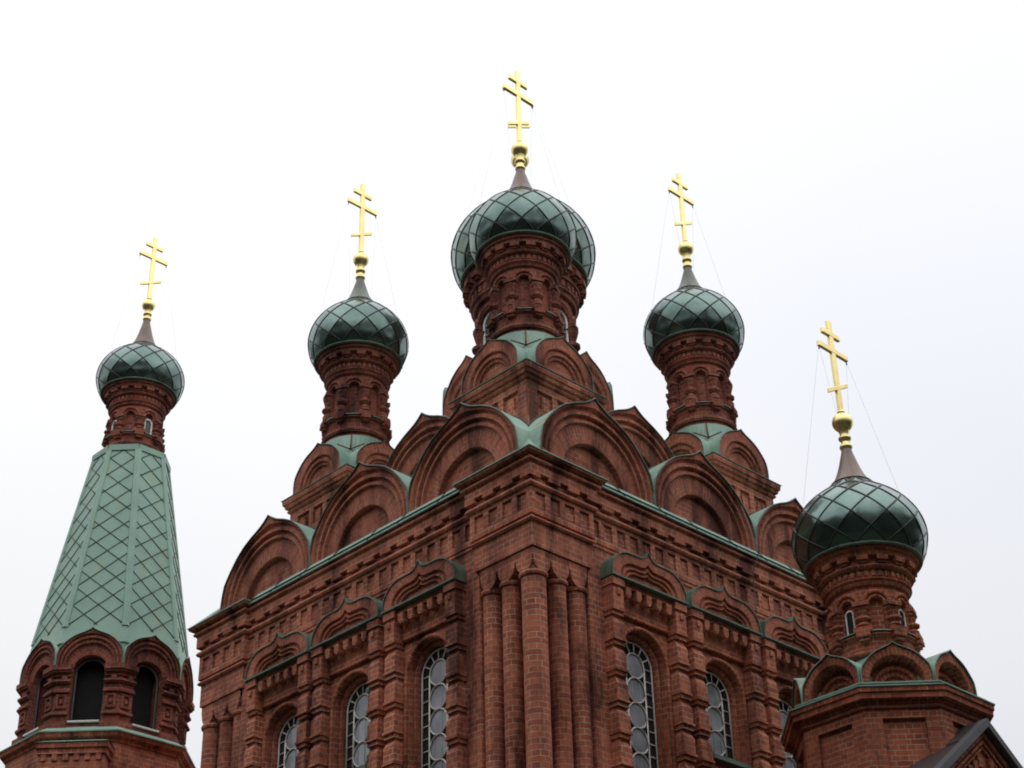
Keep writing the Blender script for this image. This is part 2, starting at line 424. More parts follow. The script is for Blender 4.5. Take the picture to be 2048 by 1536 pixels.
def drum(parent, cx, cy, E, k, sill, base, brick, windows, ribs=12, turn=100, neck_mat=None, ball_dz=2.1, ball_r=.165, cone_top=1.6, cross_k=1.0, drum_label=None, dome_label=None, capz=1.0, wind_w=.16, no_sill=False, wk=1.0, bars=None, nw=.105, wf=.62, wr=.014):
    """E: height of the dome's equator; k: radial scale; sill/base: depths below E (already in metres)"""
    d = MB()
    kz = capz
    z = lambda q: E + q * kz
    rw = .565 * k * wk; rc = .50 * k * wk
    gr = lambda r: k * (r + (wk - 1) * .62 * max(0, min(1, (.80 - r) / .15)))
    top = -1.02
    # crown: lip, fluted band, roll, crenels, ring under the dome
    d.lathe([(rw, z(-1.20)), (rw, z(-1.06)), (gr(.605), z(-1.045)), (gr(.62), z(-1.0)), (gr(.655), z(-.97)), (gr(.655), z(-.945)), (gr(.625), z(-.94))], cx, cy, 72)
    d.lathe([(gr(.625), z(-.94)), (gr(.635), z(-.82)), (gr(.70), z(-.80)), (gr(.715), z(-.775)), (gr(.70), z(-.75)), (gr(.665), z(-.74)), (gr(.685), z(-.63)), (gr(.76), z(-.625)), (gr(.775), z(-.56)), (gr(.81), z(-.55)), (gr(.825), z(-.49)), (gr(.86), z(-.48))], cx, cy, 72)
    nf = 40
    for i in range(nf):                                   # upright bricks of the fluted band
        F = face_frame(cx, cy, 2 * PI * i / nf, gr(.62))
        d.box(F, -.028 * k, .028 * k, -.02, .032 * k, z(-.925), z(-.825))
    nc = 16 if k < 1.2 else 22
    for i in range(nc):                                   # crenels
        F = face_frame(cx, cy, 2 * PI * (i + .5) / nc, gr(.66))
        d.box(F, -.085 * min(k, 1.2), .085 * min(k, 1.2), -.02, .105 * k, z(-.70), z(-.615))
        d.box(F, -.062 * min(k, 1.2), .062 * min(k, 1.2), -.02, .07 * k, z(-.738), z(-.705))
    # arcade: wall surface with eight round-arched niches
    nt_, nb = z(-1.24), E + sill
    hw = nw * k; spr = nt_ - hw * 1.15
    d.lathe([(rc, nb - .02), (rc, z(-1.1))], cx, cy, 48)
    for q in range(8):
        A = q * PI / 4
        def C(t, n, zz, A=A):
            a = A + t / rw; return Vector((cx + (rw + n) * math.cos(a), cy + (rw + n) * math.sin(a), zz))
        hp = PI / 8 * rw
        ar = arc(hw, nt_ - nb, 10)
        # spandrel + piers: from niche outline to the bay's edge
        m = len(ar)
        for i in range(m - 1):
            (a, b), (c, e) = ar[i], ar[i + 1]
            if abs(b - e) < 1e-6 and abs(a - c) < 1e-6: continue
            if b < spr - nb - 1e-4 or e < spr - nb - 1e-4:
                sg = 1 if a + c > 0 else -1
                lo, hi = min(b, e), max(b, e)
                d.face([C(sg * hw, 0, nb + lo), C(sg * hp, 0, nb + lo), C(sg * hp, 0, nb + hi), C(sg * hw, 0, nb + hi)], [(sg * hw, nb + lo), (sg * hp, nb + lo), (sg * hp, nb + hi), (sg * hw, nb + hi)])
        zt = z(-1.10)
        up_ = [p for p in ar if p[1] >= (spr - nb) - 1e-3]
        for i in range(len(up_) - 1):
            (a, b), (c, e) = up_[i], up_[i + 1]
            f0 = a / hw * hp; f1 = c / hw * hp
            d.face([C(a, 0, nb + b), C(c, 0, nb + e), C(f1, 0, zt), C(f0, 0, zt)], [(0, a), (0, c), (.2, c), (.2, a)])
        # close corners
        yy = up_[0][1] + nb
        d.face([C(hw, 0, yy), C(hp, 0, yy), C(hp, 0, zt)]); d.face([C(-hw, 0, yy), C(-hp, 0, yy), C(-hp, 0, zt)])
        for i in range(m - 1):                            # reveal
            (a, b), (c, e) = ar[i], ar[i + 1]
            d.face([C(a, 0, nb + b), C(c, 0, nb + e), C(c, -(rw - rc), nb + e), C(a, -(rw - rc), nb + b)])
        # arch roll and outer hood
        up2 = [(hw * 1.22 * math.cos(u * PI / 12), (spr - nb) + hw * 1.3 * math.sin(u * PI / 12)) for u in range(13)]
        d.tube([C(a, .012, nb + b) for a, b in up2], .022 * k, 6)
        qf = 1.75 if nw < .15 else 1.4
        up3 = [(hw * qf * math.cos(u * PI / 12), (spr - nb) + .01 + hw * (qf + .1) * math.sin(u * PI / 12)) for u in range(13)]
        d.tube([C(a, .02, nb + b) for a, b in up3], .032 * k, 6)
        # jamb rolls
        # carved pier between the niches: capital, ring, base
        P2 = A + PI / 8
        F = face_frame(cx, cy, P2, rw)
        H = spr - nb
        pn = 1.0 if nw < .15 else .62
        def blk(w_, n_, za, zb_): d.box(F, -w_ * k * pn, w_ * k * pn, -.03, n_ * k, nb + za, nb + zb_)
        blk(.12, .088, H - .02, H + .05); blk(.10, .06, H - .07, H - .025)
        d.lathe([(.055 * k, nb - .02), (.055 * k, nb + .06), (.10 * k, nb + .1), (.10 * k, nb + H * .28), (.06 * k, nb + H * .36), (.118 * k, nb + H * .45), (.118 * k, nb + H * .52), (.055 * k, nb + H * .6), (.085 * k, nb + H * .78), (.105 * k, nb + H - .07)], cx + (rw + .012) * math.cos(P2), cy + (rw + .012) * math.sin(P2), 10)
        blk(.135, .125, -.03, .055); blk(.10, .14, -.10, -.035); blk(.07, .11, -.15, -.105)
    # below the sill
    zz = lambda f: E + sill + (base - sill) * f
    d.lathe([(rc, nb), (rw, nb - .01), (gr(.625), nb - .02), (gr(.65), nb - .06), (gr(.60), nb - .10), (gr(.59), zz(.35)), (gr(.60), zz(.52)), (gr(.655), zz(.56)), (gr(.67), zz(.62)), (gr(.65), zz(.68)), (gr(.60), zz(.70)), (gr(.615), zz(.85)), (gr(.65), zz(.88)), (gr(.65), zz(1.0))], cx, cy, 72)
    o = d.build('drum', brick, parent, (cx, cy, E + base), label=drum_label)
    # sheet-metal sills
    if not no_sill:
        s = MB()
        for q in range(8):
            A = q * PI / 4
            a0 = A - .135 * k / rw; a1 = A + .135 * k / rw
            s.lathe([(rc, nb + .025), (gr(.63), nb + .012), (gr(.66), nb - .004), (gr(.66), nb - .016)], cx, cy, 5, a0, a1)
        s.build('sill', PATINA, o)
    # white window frames in the four main niches
    if windows:
        for q in windows:
            A = q * PI / 4
            F = face_frame(cx, cy, A, rc + (.012 if k < 1.2 else .03))
            ww = hw * (wf if k < 1.2 else .90)
            hh = (nt_ - nb) * (.70 if k < 1.2 else .97)
            f = MB()
            ar = arc(ww, hh, 10)
            f.tube([F(a, .02, nb + .03 + b) for a, b in ar], wr if k < 1.2 else .028, 6)
            f.tube([F(-ww, .02, nb + .03), F(ww, .02, nb + .03)], .02, 6)
            if k > 1.2:
                f.tube([F(0, .02, nb), F(0, .02, nb + hh)], .014, 5)
                for i in range(1, 5): f.tube([F(-ww, .02, nb + hh * i / 5), F(ww, .02, nb + hh * i / 5)], .012, 5)
            f.build('window_frame', WHITE, o)
            p = MB(); pr_ = arc(ww, hh, 10)
            p.face([F(a, .006, nb + .03 + b) for a, b in pr_])
            p.build('window_pane', GLASS_S, o)
    # dome
    m = MB()
    prof = smooth_prof([(a * k, E + b * kz) for a, b in SMALL], 4)
    # panels are very slightly pillowed between the seams
    L_ = [0]
    for a, b in zip(prof, prof[1:]): L_.append(L_[-1] + math.hypot(a[0] - b[0], a[1] - b[1]))
    dense = resample(prof, 64); sg_ = 192
    Ls = sum(math.hypot(a[0] - b[0], a[1] - b[1]) for a, b in zip(prof, prof[1:]) if b[1] < E + .93 * kz)
    rows_ = []
    for i, (rr, z_) in enumerate(dense):
        sfrac = L_[-1] * i / 64 / Ls
        row_ = []
        for j in range(sg_):
            th = 2 * PI * j / sg_
            ca = ribs / (2 * PI) * (th - math.radians(turn) * sfrac); cb = ribs / (2 * PI) * (th + math.radians(turn) * sfrac)
            pf = abs(math.sin(PI * ca) * math.sin(PI * cb)) ** .8
            q_ = rr * (1 - .012 * pf)
            row_.append(Vector((cx + q_ * math.cos(th), cy + q_ * math.sin(th), z_)))
        rows_.append(row_)
    m.quadgrid(rows_, None, True, True)
    dm = m.build('onion_dome', DOME, o, (cx, cy, E), label=dome_label)
    r = MB()
    spiral(r, [(a, b) for a, b in prof if b < E + .93 * kz], cx, cy, .019 * (1 + .35 * (k - 1)), ribs, math.radians(turn), 4)
    rb = r.build('seam', DOME_SEAM, o, (cx, cy, E))
    r = MB()
    r.lathe([(.845 * k, z(-.50)), (.875 * k, z(-.495)), (.885 * k, z(-.475)), (.87 * k, z(-.455)), (.85 * k, z(-.45))], cx, cy, 72, smooth=True)
    r.build('dome_ring', PATINA_DARK, o, (cx, cy, E))
    # neck
    n = MB()
    ct = E + cone_top
    cz = lambda q: E + .955 * kz + (q - .955) / (1.6 - .955) * (cone_top - .955 * kz)
    kk = k ** .5
    npf = [(a * (kk + (k - kk) * max(0, 1 - (b - .955) / .25)), cz(b)) for a, b in CONE]
    n.lathe(smooth_prof(npf, 3), cx, cy, 32, smooth=True)
    n.lathe([(.315 * k, cz(.935)), (.335 * k, cz(.95)), (.325 * k, cz(.965)), (.29 * k, cz(.975))], cx, cy, 32, smooth=True)
    n.build('dome_neck', neck_mat or NECK, o, (cx, cy, ct))
    # gilt ball with its turned stem
    b = MB(); bz = E + ball_dz; br = ball_r; q = (bz - br - ct)
    b.lathe(smooth_prof([(.075, ct - .01), (.10, ct + .02), (.10, ct + .06), (.07, ct + .08), (.068, ct + q * .45), (.10, ct + q * .55), (.10, ct + q * .66), (.07, ct + q * .72), (.075, ct + q * .9), (.09, bz - br * .9)], 3), cx, cy, 24, smooth=True)
    b.lathe([(br * math.sin(PI * i / 18), bz - br * math.cos(PI * i / 18)) for i in range(1, 18)], cx, cy, 28, smooth=True)
    b.lathe([(.04, bz + br * .96), (.062, bz + br), (.062, bz + br + .03), (.045, bz + br + .06)], cx, cy, 20, smooth=True)
    b.build('gilt_ball', GOLD, o, (cx, cy, bz))
    # cross, its bars run along x
    c = MB(); s = cross_k
    F = frame(cx, cy, 1, 0, 0, -1)
    tw = .054
    ut, um, ul, up_top = bars or (1.71 * s, 1.38 * s, .66 * s, 1.98 * s)
    c.box(F, -tw, tw, -.028, .028, bz + br * .9, bz + up_top)
    c.box(F, -.235 * s, .235 * s, -.026, .031, bz + ut - .048, bz + ut + .048)
    c.box(F, -.39 * s, .39 * s, -.026, .031, bz + um - .05, bz + um + .05)
    def sl(t): return bz + ul + .15 * t / .27
    t1 = .27 * s
    lo = [F(-t1, .031, sl(-t1) - .042), F(t1, .031, sl(t1) - .042), F(t1, .031, sl(t1) + .042), F(-t1, .031, sl(-t1) + .042)]
    hi = [F(-t1, -.026, sl(-t1) - .042), F(t1, -.026, sl(t1) - .042), F(t1, -.026, sl(t1) + .042), F(-t1, -.026, sl(-t1) + .042)]
    c.quadgrid([lo, hi], None, True); c.face(lo); c.face(hi)
    co = c.build('cross', GOLD, o, (cx, cy, bz))
    bv = co.modifiers.new('b', 'BEVEL'); bv.width = .008; bv.segments = 2; bv.limit_method = 'ANGLE'
    # guy wires
    g_ = MB()
    zt = bz + um - .04
    for sx in (-1, 1):
        for a in (-.5, .5):
            e = (cx + sx * .37 * s, cy, zt)
            an = (0 if sx > 0 else PI) + a * sx * 1.3
            g_.tube([e, (cx + .80 * k * math.cos(an), cy + .80 * k * math.sin(an), E + .60 * kz)], .0016, 3)
        g_.tube([(cx + sx * .37 * s, cy, zt + .01), (cx + sx * .37 * s, cy, zt - .07)], .012, 5)
    g_.build('guy_wire', WIRE, o, (cx, cy, bz))
    return o

# ------------------------------------------------------------------ kokoshnik (brick gable arch)
def kokoshnik(parent, F, tc, z0, hw, H, back, brick=BRICK, style='big', name='gable_arch', roof=PATINA, n0=0.0, hole=None):
    o_ = half(KEEL, hw, H, 18)
    mb = MB()
    N = 18
    def A(f, h): return arc(hw * f, H * h, N)
    if style == 'big':
        L = [(o_, n0 - .02), (o_, n0), (lerp(o_, A(.93, .87), .75), n0), (A(.93, .865), n0 - .06),
             (A(.915, .845), n0 - .065), (A(.90, .83), n0 - .02), (A(.865, .80), n0 - .02), (A(.85, .785), n0 - .09),
             (A(.83, .765), n0 - .09), (A(.815, .75), n0 - .045), (A(.78, .725), n0 - .045), (A(.765, .71), n0 - .10),
             (A(.55, .535), n0 - .10), (A(.54, .525), n0 - .11), (A(.535, .52), n0 - .20)]
    elif style == 'mid':
        L = [(o_, n0 - .02), (o_, n0), (lerp(o_, A(.80, .72), .8), n0), (A(.76, .69), n0), (A(.74, .67), n0 - .04),
             (A(.66, .60), n0 - .045), (A(.645, .585), n0 - .02), (A(.60, .55), n0 - .025), (A(.58, .53), n0 - .08), (A(.50, .46), n0 - .08), (A(.49, .45), n0 - .12)]
    elif style == 'turret':
        L = [(o_, n0 - .02), (o_, n0), (A(.80, .72), n0), (A(.77, .69), n0 - .03), (A(.75, .67), n0 - .20), (A(.64, .55), n0 - .20), (A(.62, .54), n0 - .15), (A(.55, .47), n0 - .15), (A(.53, .46), n0 - .20), (A(.40, .34), n0 - .20), (A(.38, .33), n0 - .24)]
    else:  # belfry, ends in the opening
        r, hh = hole
        def B(f): 
            a = arc(hw * .93, H * .86, N); b = arc(r, hh, N); return lerp(b, a, f)
        L = [(o_, n0 - .02), (o_, n0), (B(1.0), n0), (B(.97), n0 - .04), (B(.90), n0 - .04), (B(.87), n0 + .0), (B(.78), n0 + .0), (B(.74), n0 - .045), (B(.66), n0 - .05), (B(.63), n0 - .02), (B(.56), n0 - .02), (B(.52), n0 - .08), (B(.02), n0 - .085), (B(0), n0 - .09), (B(0), n0 - .36)]
    stepped(mb, F, tc, z0, L, fill=hole is None)
    org = F(tc, n0, z0)
    ob = mb.build(name, brick, parent, org)
    if roof:
        r_ = MB(); roof_shell(r_, F, tc, z0, o_, n0 + .03, -back)
        # upright seam across the sheet
        r_.build('arch_roof', roof, ob, org)
        e_ = MB(); e_.tube([F(tc + a, n0 + .02, z0 + b + .004) for a, b in o_], .015 if hw > .8 else .011, 5); e_.build('roof_edge', EDGE, ob, org)
        if style == 'big':
            s_ = MB()
            oo = [(a * 1.02, b + .02) for a, b in o_]
            s_.tube([F(tc + a, n0 - .45, z0 + b) for a, b in oo], .012, 4)
            s_.build('roof_seam', SEAM, ob, org)
    return ob

# ------------------------------------------------------------------ wall with arched openings
def arched_wall(mb, F, t0, t1, z0, z1, n, ops, depth=.35):
    x = t0
    for (tc, hw, zs, zt) in sorted(ops):
        q = lambda a, b, c, d: mb.face([F(a, n, c), F(b, n, c), F(b, n, d), F(a, n, d)])
        q(x, tc - hw, z0, z1)
        q(tc - hw, tc + hw, z0, zs)
        ar = arc(hw, zt - zs, 16)
        up_ = [(a, b) for a, b in ar if b >= zt - zs - hw - 1e-4]
        if up_[0][0] < hw - 1e-6 or up_[0][1] > zt - zs - hw + 1e-3: up_ = [(hw, zt - zs - hw)] + up_ + [(-hw, zt - zs - hw)]
        for (a, b), (c, d) in zip(up_, up_[1:]):
            mb.face([F(tc + a, n, zs + b), F(tc + c, n, zs + d), F(tc + c, n, z1), F(tc + a, n, z1)])
        for (a, b), (c, d) in zip(ar, ar[1:]):
            mb.face([F(tc + a, n, zs + b), F(tc + c, n, zs + d), F(tc + c, n - depth, zs + d), F(tc + a, n - depth, zs + b)])
        mb.face([F(tc - hw, n, zs), F(tc + hw, n, zs), F(tc + hw, n - depth, zs), F(tc - hw, n - depth, zs)])
        x = tc + hw
    mb.face([F(x, n, z0), F(t1, n, z0), F(t1, n, z1), F(x, n, z1)])

# ================================================================== the church
church = thing('church', (W / 2, W / 2, GZ), 'large square red brick church with five green onion domes and rows of arched gables', 'church')
WALLN = -.05
WC = [2.36, 4.19, 6.0]
SILL = [8.0, 9.45, 8.0]
# main wall
mb = MB()
for F in (FR, FL):
    arched_wall(mb, F, 1.22, W - 1.22, GZ, 12.3, WALLN, [(WC[i], .50, SILL[i] - .1, 11.06) for i in range(3)], .12)
    for t0, t1 in ((.30, 1.22), (W - 1.22, W - .30)):
        mb.face([F(t0, -.30, GZ), F(t1, -.30, GZ), F(t1, -.30, 12.3), F(t0, -.30, 12.3)])
    for t in (1.22, W - 1.22):
        mb.face([F(t, -.30, GZ), F(t, WALLN, GZ), F(t, WALLN, 12.3), F(t, -.30, 12.3)])
    for i in range(3):   # inner order of the window reveal
        A1 = arc(.50, 11.06 - SILL[i] + .1, 16); A2 = arc(.41, 10.98 - SILL[i] + .1, 16)
        stepped(mb, F, WC[i], SILL[i] - .1, [(A1, WALLN - .12), (A2, WALLN - .125), (A2, WALLN - .23)], fill=False)
for F in (FB, FE):
    mb.face([F(.22, -.1, GZ), F(W - .22, -.1, GZ), F(W - .22, -.1, 12.3), F(.22, -.1, 12.3)])
mb.build('wall', BRICK, church)

# outline of the entablature: corner pads stand 6 cm proud
def outline(o, s=1.27, d=.08):
    side = [(-o, o), (s + o, o), (s + o, o - d), (W - s - o, o - d), (W - s - o, o)]
    pts = []
    for (t, n) in side: pts.append((t, -n))
    for (t, n) in side: pts.append((W + n, t))
    for (t, n) in side: pts.append((W - t, W + n))
    for (t, n) in side: pts.append((-n, W - t))
    return pts
mb = MB()
# pads' plain face with dark underside
sweep(mb, outline, [(-.32, 11.78), (0, 11.78), (0, 12.18), (.035, 12.19), (.055, 12.215), (.045, 12.245), (.02, 12.26), (.015, 12.275), (.045, 12.29), (.045, 12.40)])
mb.build('frieze_base', BRICK, church)
# panel frieze and stepped cornice with true recesses
mb = MB()
sweep(mb, outline, [(.008, 12.40), (.008, 12.68)])
sweep(mb, outline, [(.008, 12.68), (.045, 12.68), (.045, 12.735), (.08, 12.75), (.098, 12.78), (.098, 12.80), (.08, 12.83), (.03, 12.845), (.03, 12.97)])
sweep(mb, outline, [(.03, 12.97), (.10, 12.97), (.10, 13.11), (.115, 13.13), (.145, 13.145), (.155, 13.17), (.145, 13.195), (.11, 13.20), (.11, 13.225), (.17, 13.228)])
topo = lambda o: outline(o, 1.27, .28)
sweep(mb, topo, [(.11, 13.226), (.18, 13.235), (.215, 13.26), (.22, 13.29), (-.3, 13.30)])
sweep(mb, outline, [(.17, 13.2285), (-.2, 13.2295)])
for F in (FR, FL, FB, FE):
    for (a, b, off, m_) in ((0, 1.27, .045, 4), (1.27, W - 1.27, -.035, 20), (W - 1.27, W, .045, 4)):
        L = b - a
        n_ = m_
        for i in range(n_ + 1):
            t = a + L * i / n_
            h_ = .055
            lo, hi = t - h_, t + h_
            if a == 0 and i == 0: lo = -off + .003
            if b == W and i == n_: hi = W + off - .003
            lo = max(lo, a if a > 0 else lo); hi = min(hi, b if b < W else hi)
            if b < W - .01 and a == 0 and i == n_: hi = b + off
            if a > 2 and i == 0: lo = a - off
            mb.box(F, lo, hi, off - .075, off, 12.40, 12.6802)
    for (a, b, off, m_) in ((0, 1.27, .10, 3), (1.27, W - 1.27, .02, 14), (W - 1.27, W, .10, 3)):
        L = b - a; p = L / m_
        for i in range(m_ + 1):
            t = a + p * i
            lo, hi = t - .125, t + .125
            if a == 0 and i == 0: lo = -off + .003
            if b == W and i == m_: hi = W + off - .003
            if b < W - .01 and a == 0 and i == m_: hi = b + off
            if a > 2 and i == 0: lo = a - off
            lo = max(lo, a - .2 if a > 2 else (a if a > 0 else lo)); hi = min(hi, b if (b < W and a > 0 and a < 2) else hi)
            mb.box(F, lo, hi, off - .08, off, 12.905, 12.971)
mb.build('cornice', BRICK, church)
# green sheet edging and sloping apron on the cornice
mb = MB()
sweep(mb, topo, [(.21, 13.293), (.238, 13.293), (.238, 13.312), (-.1, 13.33)])
for F in (FR, FL, FB, FE):
    a_, b_ = 1.45, W - 1.45
    mb.face([F(a_, .105, 13.232), F(b_, .105, 13.232), F(b_, .108, 13.252), F(a_, .108, 13.252)])
    mb.face([F(a_, .108, 13.252), F(b_, .108, 13.252), F(b_, -.085, 13.50), F(a_, -.085, 13.50)])
    mb.face([F(a_, -.085, 13.50), F(b_, -.085, 13.50), F(b_, -.11, 13.505), F(a_, -.11, 13.505)])
    for q_ in (a_, b_): mb.face([F(q_, .108, 13.232), F(q_, -.085, 13.50), F(q_, -.085, 13.232)])
mb.build('cornice_flashing', PATINA, church)
mb = MB()
for F in (FR, FL):
    for t in (2.0, 2.98, 3.75, 4.75, 5.55, 6.4):
        q_ = MB(); q_.tube([F(t, .115, 13.25), F(t, -.08, 13.508)], .010, 4); q_.build('flashing_seam', SEAM, church, F(t, 0, 13.25))

# scalloped bands under the pads and the clustered columns
CT = [.66, 1.07]
for F in (FR, FL):
    for side in (0, 1):
        G = F if not side else (lambda t, n, z, F=F: F(W - t, n, z))
        m = MB()
        lobes = [(.032, .41), (.41, .81), (.81, 1.18)]
        pts = []
        for (a, b) in lobes:
            mid = (a + b) / 2; h_ = (b - a) / 2
            for i in range(13):
                u = -1 + 2 * i / 12
                d_ = (.26 if b < 1.1 else .27) * (1 - abs(u) ** 2.4) ** .6
                pts.append((mid + u * h_, 11.66 - d_))
        n_ = -.03
        for (a, b), (c, d) in zip(pts, pts[1:]):
            m.face([G(a, n_, b), G(c, n_, d), G(c, n_, 11.781), G(a, n_, 11.781)])
            m.face([G(a, n_, b), G(c, n_, d), G(c, n_ - .24, d), G(a, n_ - .24, b)])
        m.build('scalloped_band', BRICK, church)
cols = []
for F in (FR, FL):
    for t in CT + [W - c for c in CT]:
        p = F(t, -.185, 0); cols.append((p.x, p.y, .145))
for x, y in ((.2, .2), (W - .2, .2), (.2, W - .2)): cols.append((x, y, .185))
for x, y, r in cols:
    m = MB()
    m.lathe([(r, GZ), (r, 11.33)], x, y, 40)
    m.lathe([(r, 11.33), (r + .03, 11.345), (r + .04, 11.38), (r + .03, 11.41), (r, 11.42), (r * .97, 11.47), (.01, 11.50)], x, y, 24)
    m.build('column', BRICK, church, (x, y, GZ))

# ------------------------------------------------------------------ windows, hoods and their pilasters
def facade_window(F, tc, zs):
    n = WALLN - .20; zsp = 10.56; hw = .375
    fr = MB()
    def rail(t0, z0, t1, z1, w_=.016, nn=.02): fr.tube([F(tc + t0, n + nn, z0), F(tc + t1, n + nn, z1)], w_, 4)
    A = [(hw * math.cos(PI * i / 20), zsp + hw * math.sin(PI * i / 20)) for i in range(21)]
    fr.tube([F(tc + hw, n + .02, zs)] + [F(tc + a, n + .02, b) for a, b in A] + [F(tc - hw, n + .02, zs)], .017, 4)
    for s in (-1, 1): rail(s * .205, zs, s * .205, zsp)
    rail(-hw, zs + .01, hw, zs + .01, .02)
    z_ = zsp
    while z_ > zs + .05:
        for s in (-1, 1): rail(s * .205, z_, s * hw, z_, .010)
        z_ -= .2
    for a in (30, 62, 90, 118, 150):
        c, s = math.cos(math.radians(a)), math.sin(math.radians(a)); rail(.205 * c, zsp + .205 * s, hw * c, zsp + hw * s, .012)
    zc = zsp
    while zc - .2 > zs + .05:
        fr.tube([F(tc + .2 * math.cos(2 * PI * i / 24), n + .022, zc + .2 * math.sin(2 * PI * i / 24)) for i in range(24)], .014, 4, True)
        zc -= .4
    rail(-.205, zc + .19, .205, zc + .19, .013)
    ob = fr.build('window', WHITE, church, F(tc, n, zs))
    p = MB()
    zc0 = zc + .4
    zc = zsp
    prev = None
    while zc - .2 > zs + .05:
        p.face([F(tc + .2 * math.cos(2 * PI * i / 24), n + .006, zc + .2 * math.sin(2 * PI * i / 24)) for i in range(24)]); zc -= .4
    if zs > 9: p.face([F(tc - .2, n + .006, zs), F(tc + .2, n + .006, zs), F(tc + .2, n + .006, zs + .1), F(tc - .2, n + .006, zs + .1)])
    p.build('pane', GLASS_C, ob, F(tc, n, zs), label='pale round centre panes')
    # inner sash standing behind the glass shows through
    p = MB()
    for s in (-.07, .10): p.tube([F(tc + s, n + .009, zs), F(tc + s, n + .009, zsp - .15)], .006, 4)
    p.build('inner_sash', SASH, ob, F(tc, n, zs))
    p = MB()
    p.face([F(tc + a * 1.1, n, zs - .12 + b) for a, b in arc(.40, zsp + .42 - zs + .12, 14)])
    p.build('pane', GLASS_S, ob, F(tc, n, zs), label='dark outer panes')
    s = MB(); s.box(F, tc - .44, tc + .44, n - .02, WALLN + .10, zs - .10, zs - .03)
    s.build('sill', PATINA_DARK, ob, F(tc, n, zs))

SASH = simple('dim_sash', (.33, .34, .36), .5)

def hood(F, tc):
    z0 = 11.72; n1 = WALLN + .24; hw = .85; H = .60
    o_ = half(OGEE, hw, H, 24)
    i1 = half(OGEE, hw * .78, H * .68, 24); i2 = half(OGEE, hw * .66, H * .50, 24); i3 = half(OGEE, hw * .56, H * .36, 24)
    i1b = half(OGEE, hw * .76, H * .66, 24); i15 = half(OGEE, hw * .71, H * .57, 24)
    i2b = half(OGEE, hw * .64, H * .48, 24); i25 = half(OGEE, hw * .60, H * .41, 24)
    m = MB()
    stepped(m, F, tc, z0, [(o_, WALLN - .02), (o_, n1), (i1, n1), (i1b, n1 - .045), (i15, n1 - .045), (lerp(i15, i2, .3), n1 - .015), (i2, n1 - .015), (i2b, n1 - .055), (i25, n1 - .055), (lerp(i25, i3, .4), n1 - .03), (i3, n1 - .03), (lerp(i3, i3, 1), n1 - .075)])
    org = F(tc, 0, z0)
    ob = m.build('window_hood', BRICK_ARCH, church, org)
    c = MB()
    oo = [(a * 1.02, b + .014) for a, b in o_]; oo[0] = (oo[0][0], 0); oo[-1] = (oo[-1][0], 0)
    rows = [[F(tc + a, n1 + .02, z0 + b) for a, b in o_], [F(tc + a, n1 + .02, z0 + b) for a, b in oo], [F(tc + a, WALLN - .01, z0 + b) for a, b in oo]]
    c.quadgrid(rows)
    c.box(F, tc - hw - .02, tc + hw + .02, WALLN - .01, n1 + .035, z0 - .028, z0 - .001)
    c.build('hood_cap', PATINA_DARK, ob, org)
    # entablature under the hood: corbel row between two carved pilasters
    m = MB(); pw = .27; fz = .055
    m.box(F, tc - hw + .004, tc + hw - .004, WALLN, n1 - .06, 11.60, 11.693)
    m.box(F, tc - hw + pw, tc + hw - pw, WALLN, WALLN + .055, 11.40, 11.60)
    for s in (-1, 1):
        a, b = sorted((tc + s * hw, tc + s * (hw - pw)))
        m.box(F, a, b, WALLN, n1, 11.56, 11.69); m.box(F, a + .02, b - .02, WALLN, n1 - .04, 11.51, 11.56)
        m.box(F, a + .02, b - .02, WALLN, n1 - .02, 11.18, 11.508)
        mid = (a + b) / 2
        m.box(F, mid - .035, mid + .035, WALLN, n1 + .01, 11.40, 11.50)
    L = 2 * (hw - pw); nn = 5
    for i in range(nn):
        t = tc - hw + pw + L * (i + .5) / nn
        m.box(F, t - .058, t + .058, WALLN, WALLN + .21, 11.475, 11.60)
        m.tube([F(t, WALLN, 11.475), F(t, WALLN + .205, 11.475)], .055, 8)
    m.tube([F(tc - hw + pw, WALLN + .05, 11.20), F(tc + hw - pw, WALLN + .05, 11.20)], .028, 6)
    m.box(F, tc - hw + pw, tc + hw - pw, WALLN, WALLN + .045, 11.20, 11.40)
    m.build('hood_frieze', BRICK, ob, org)
    for s in (-1, 1):
        m = MB()
        mid = tc + s * (hw - pw / 2)
        z = 11.18; k = 0
        while z > 7.0:
            for (h_, hw_, nn_) in ((.04, .134, .22), (.03, .116, .185), (.04, .120, .19), (.03, .100, .155)):
                m.box(F, mid - hw_, mid + hw_, WALLN - .01, WALLN + nn_, z - h_ + .004, z); z -= h_
            zb = z - .35
            r0 = [F(mid - .096, WALLN, z), F(mid - .096, WALLN + .145, z), F(mid + .096, WALLN + .145, z), F(mid + .096, WALLN, z)]
            rm = [F(mid - .123, WALLN, z - .10), F(mid - .123, WALLN + .195, z - .10), F(mid + .123, WALLN + .195, z - .10), F(mid + .123, WALLN, z - .10)]
            r1 = [F(mid - .126, WALLN, zb), F(mid - .126, WALLN + .195, zb), F(mid + .126, WALLN + .195, zb), F(mid + .126, WALLN, zb)]
            m.quadgrid([r0, rm, r1], None, False)
            z = zb
        m.build('pilaster', BRICK, ob, org)
    # roll round the window arch
    m = MB(); sp = 11.06 - .50
    pts = [F(tc + .53, WALLN + .012, 8.0)] + [F(tc + .53 * math.cos(PI * i / 20), WALLN + .012, sp + .53 * math.sin(PI * i / 20)) for i in range(21)] + [F(tc - .53, WALLN + .012, 8.0)]
    m.tube(pts, .038, 8)
    pts = [F(tc + .45, WALLN - .12, 8.0)] + [F(tc + .45 * math.cos(PI * i / 20), WALLN - .12, sp + .46 * math.sin(PI * i / 20)) for i in range(21)] + [F(tc - .45, WALLN - .12, 8.0)]
    m.tube(pts, .03, 8)
    m.build('arch_roll', BRICK, ob, org)
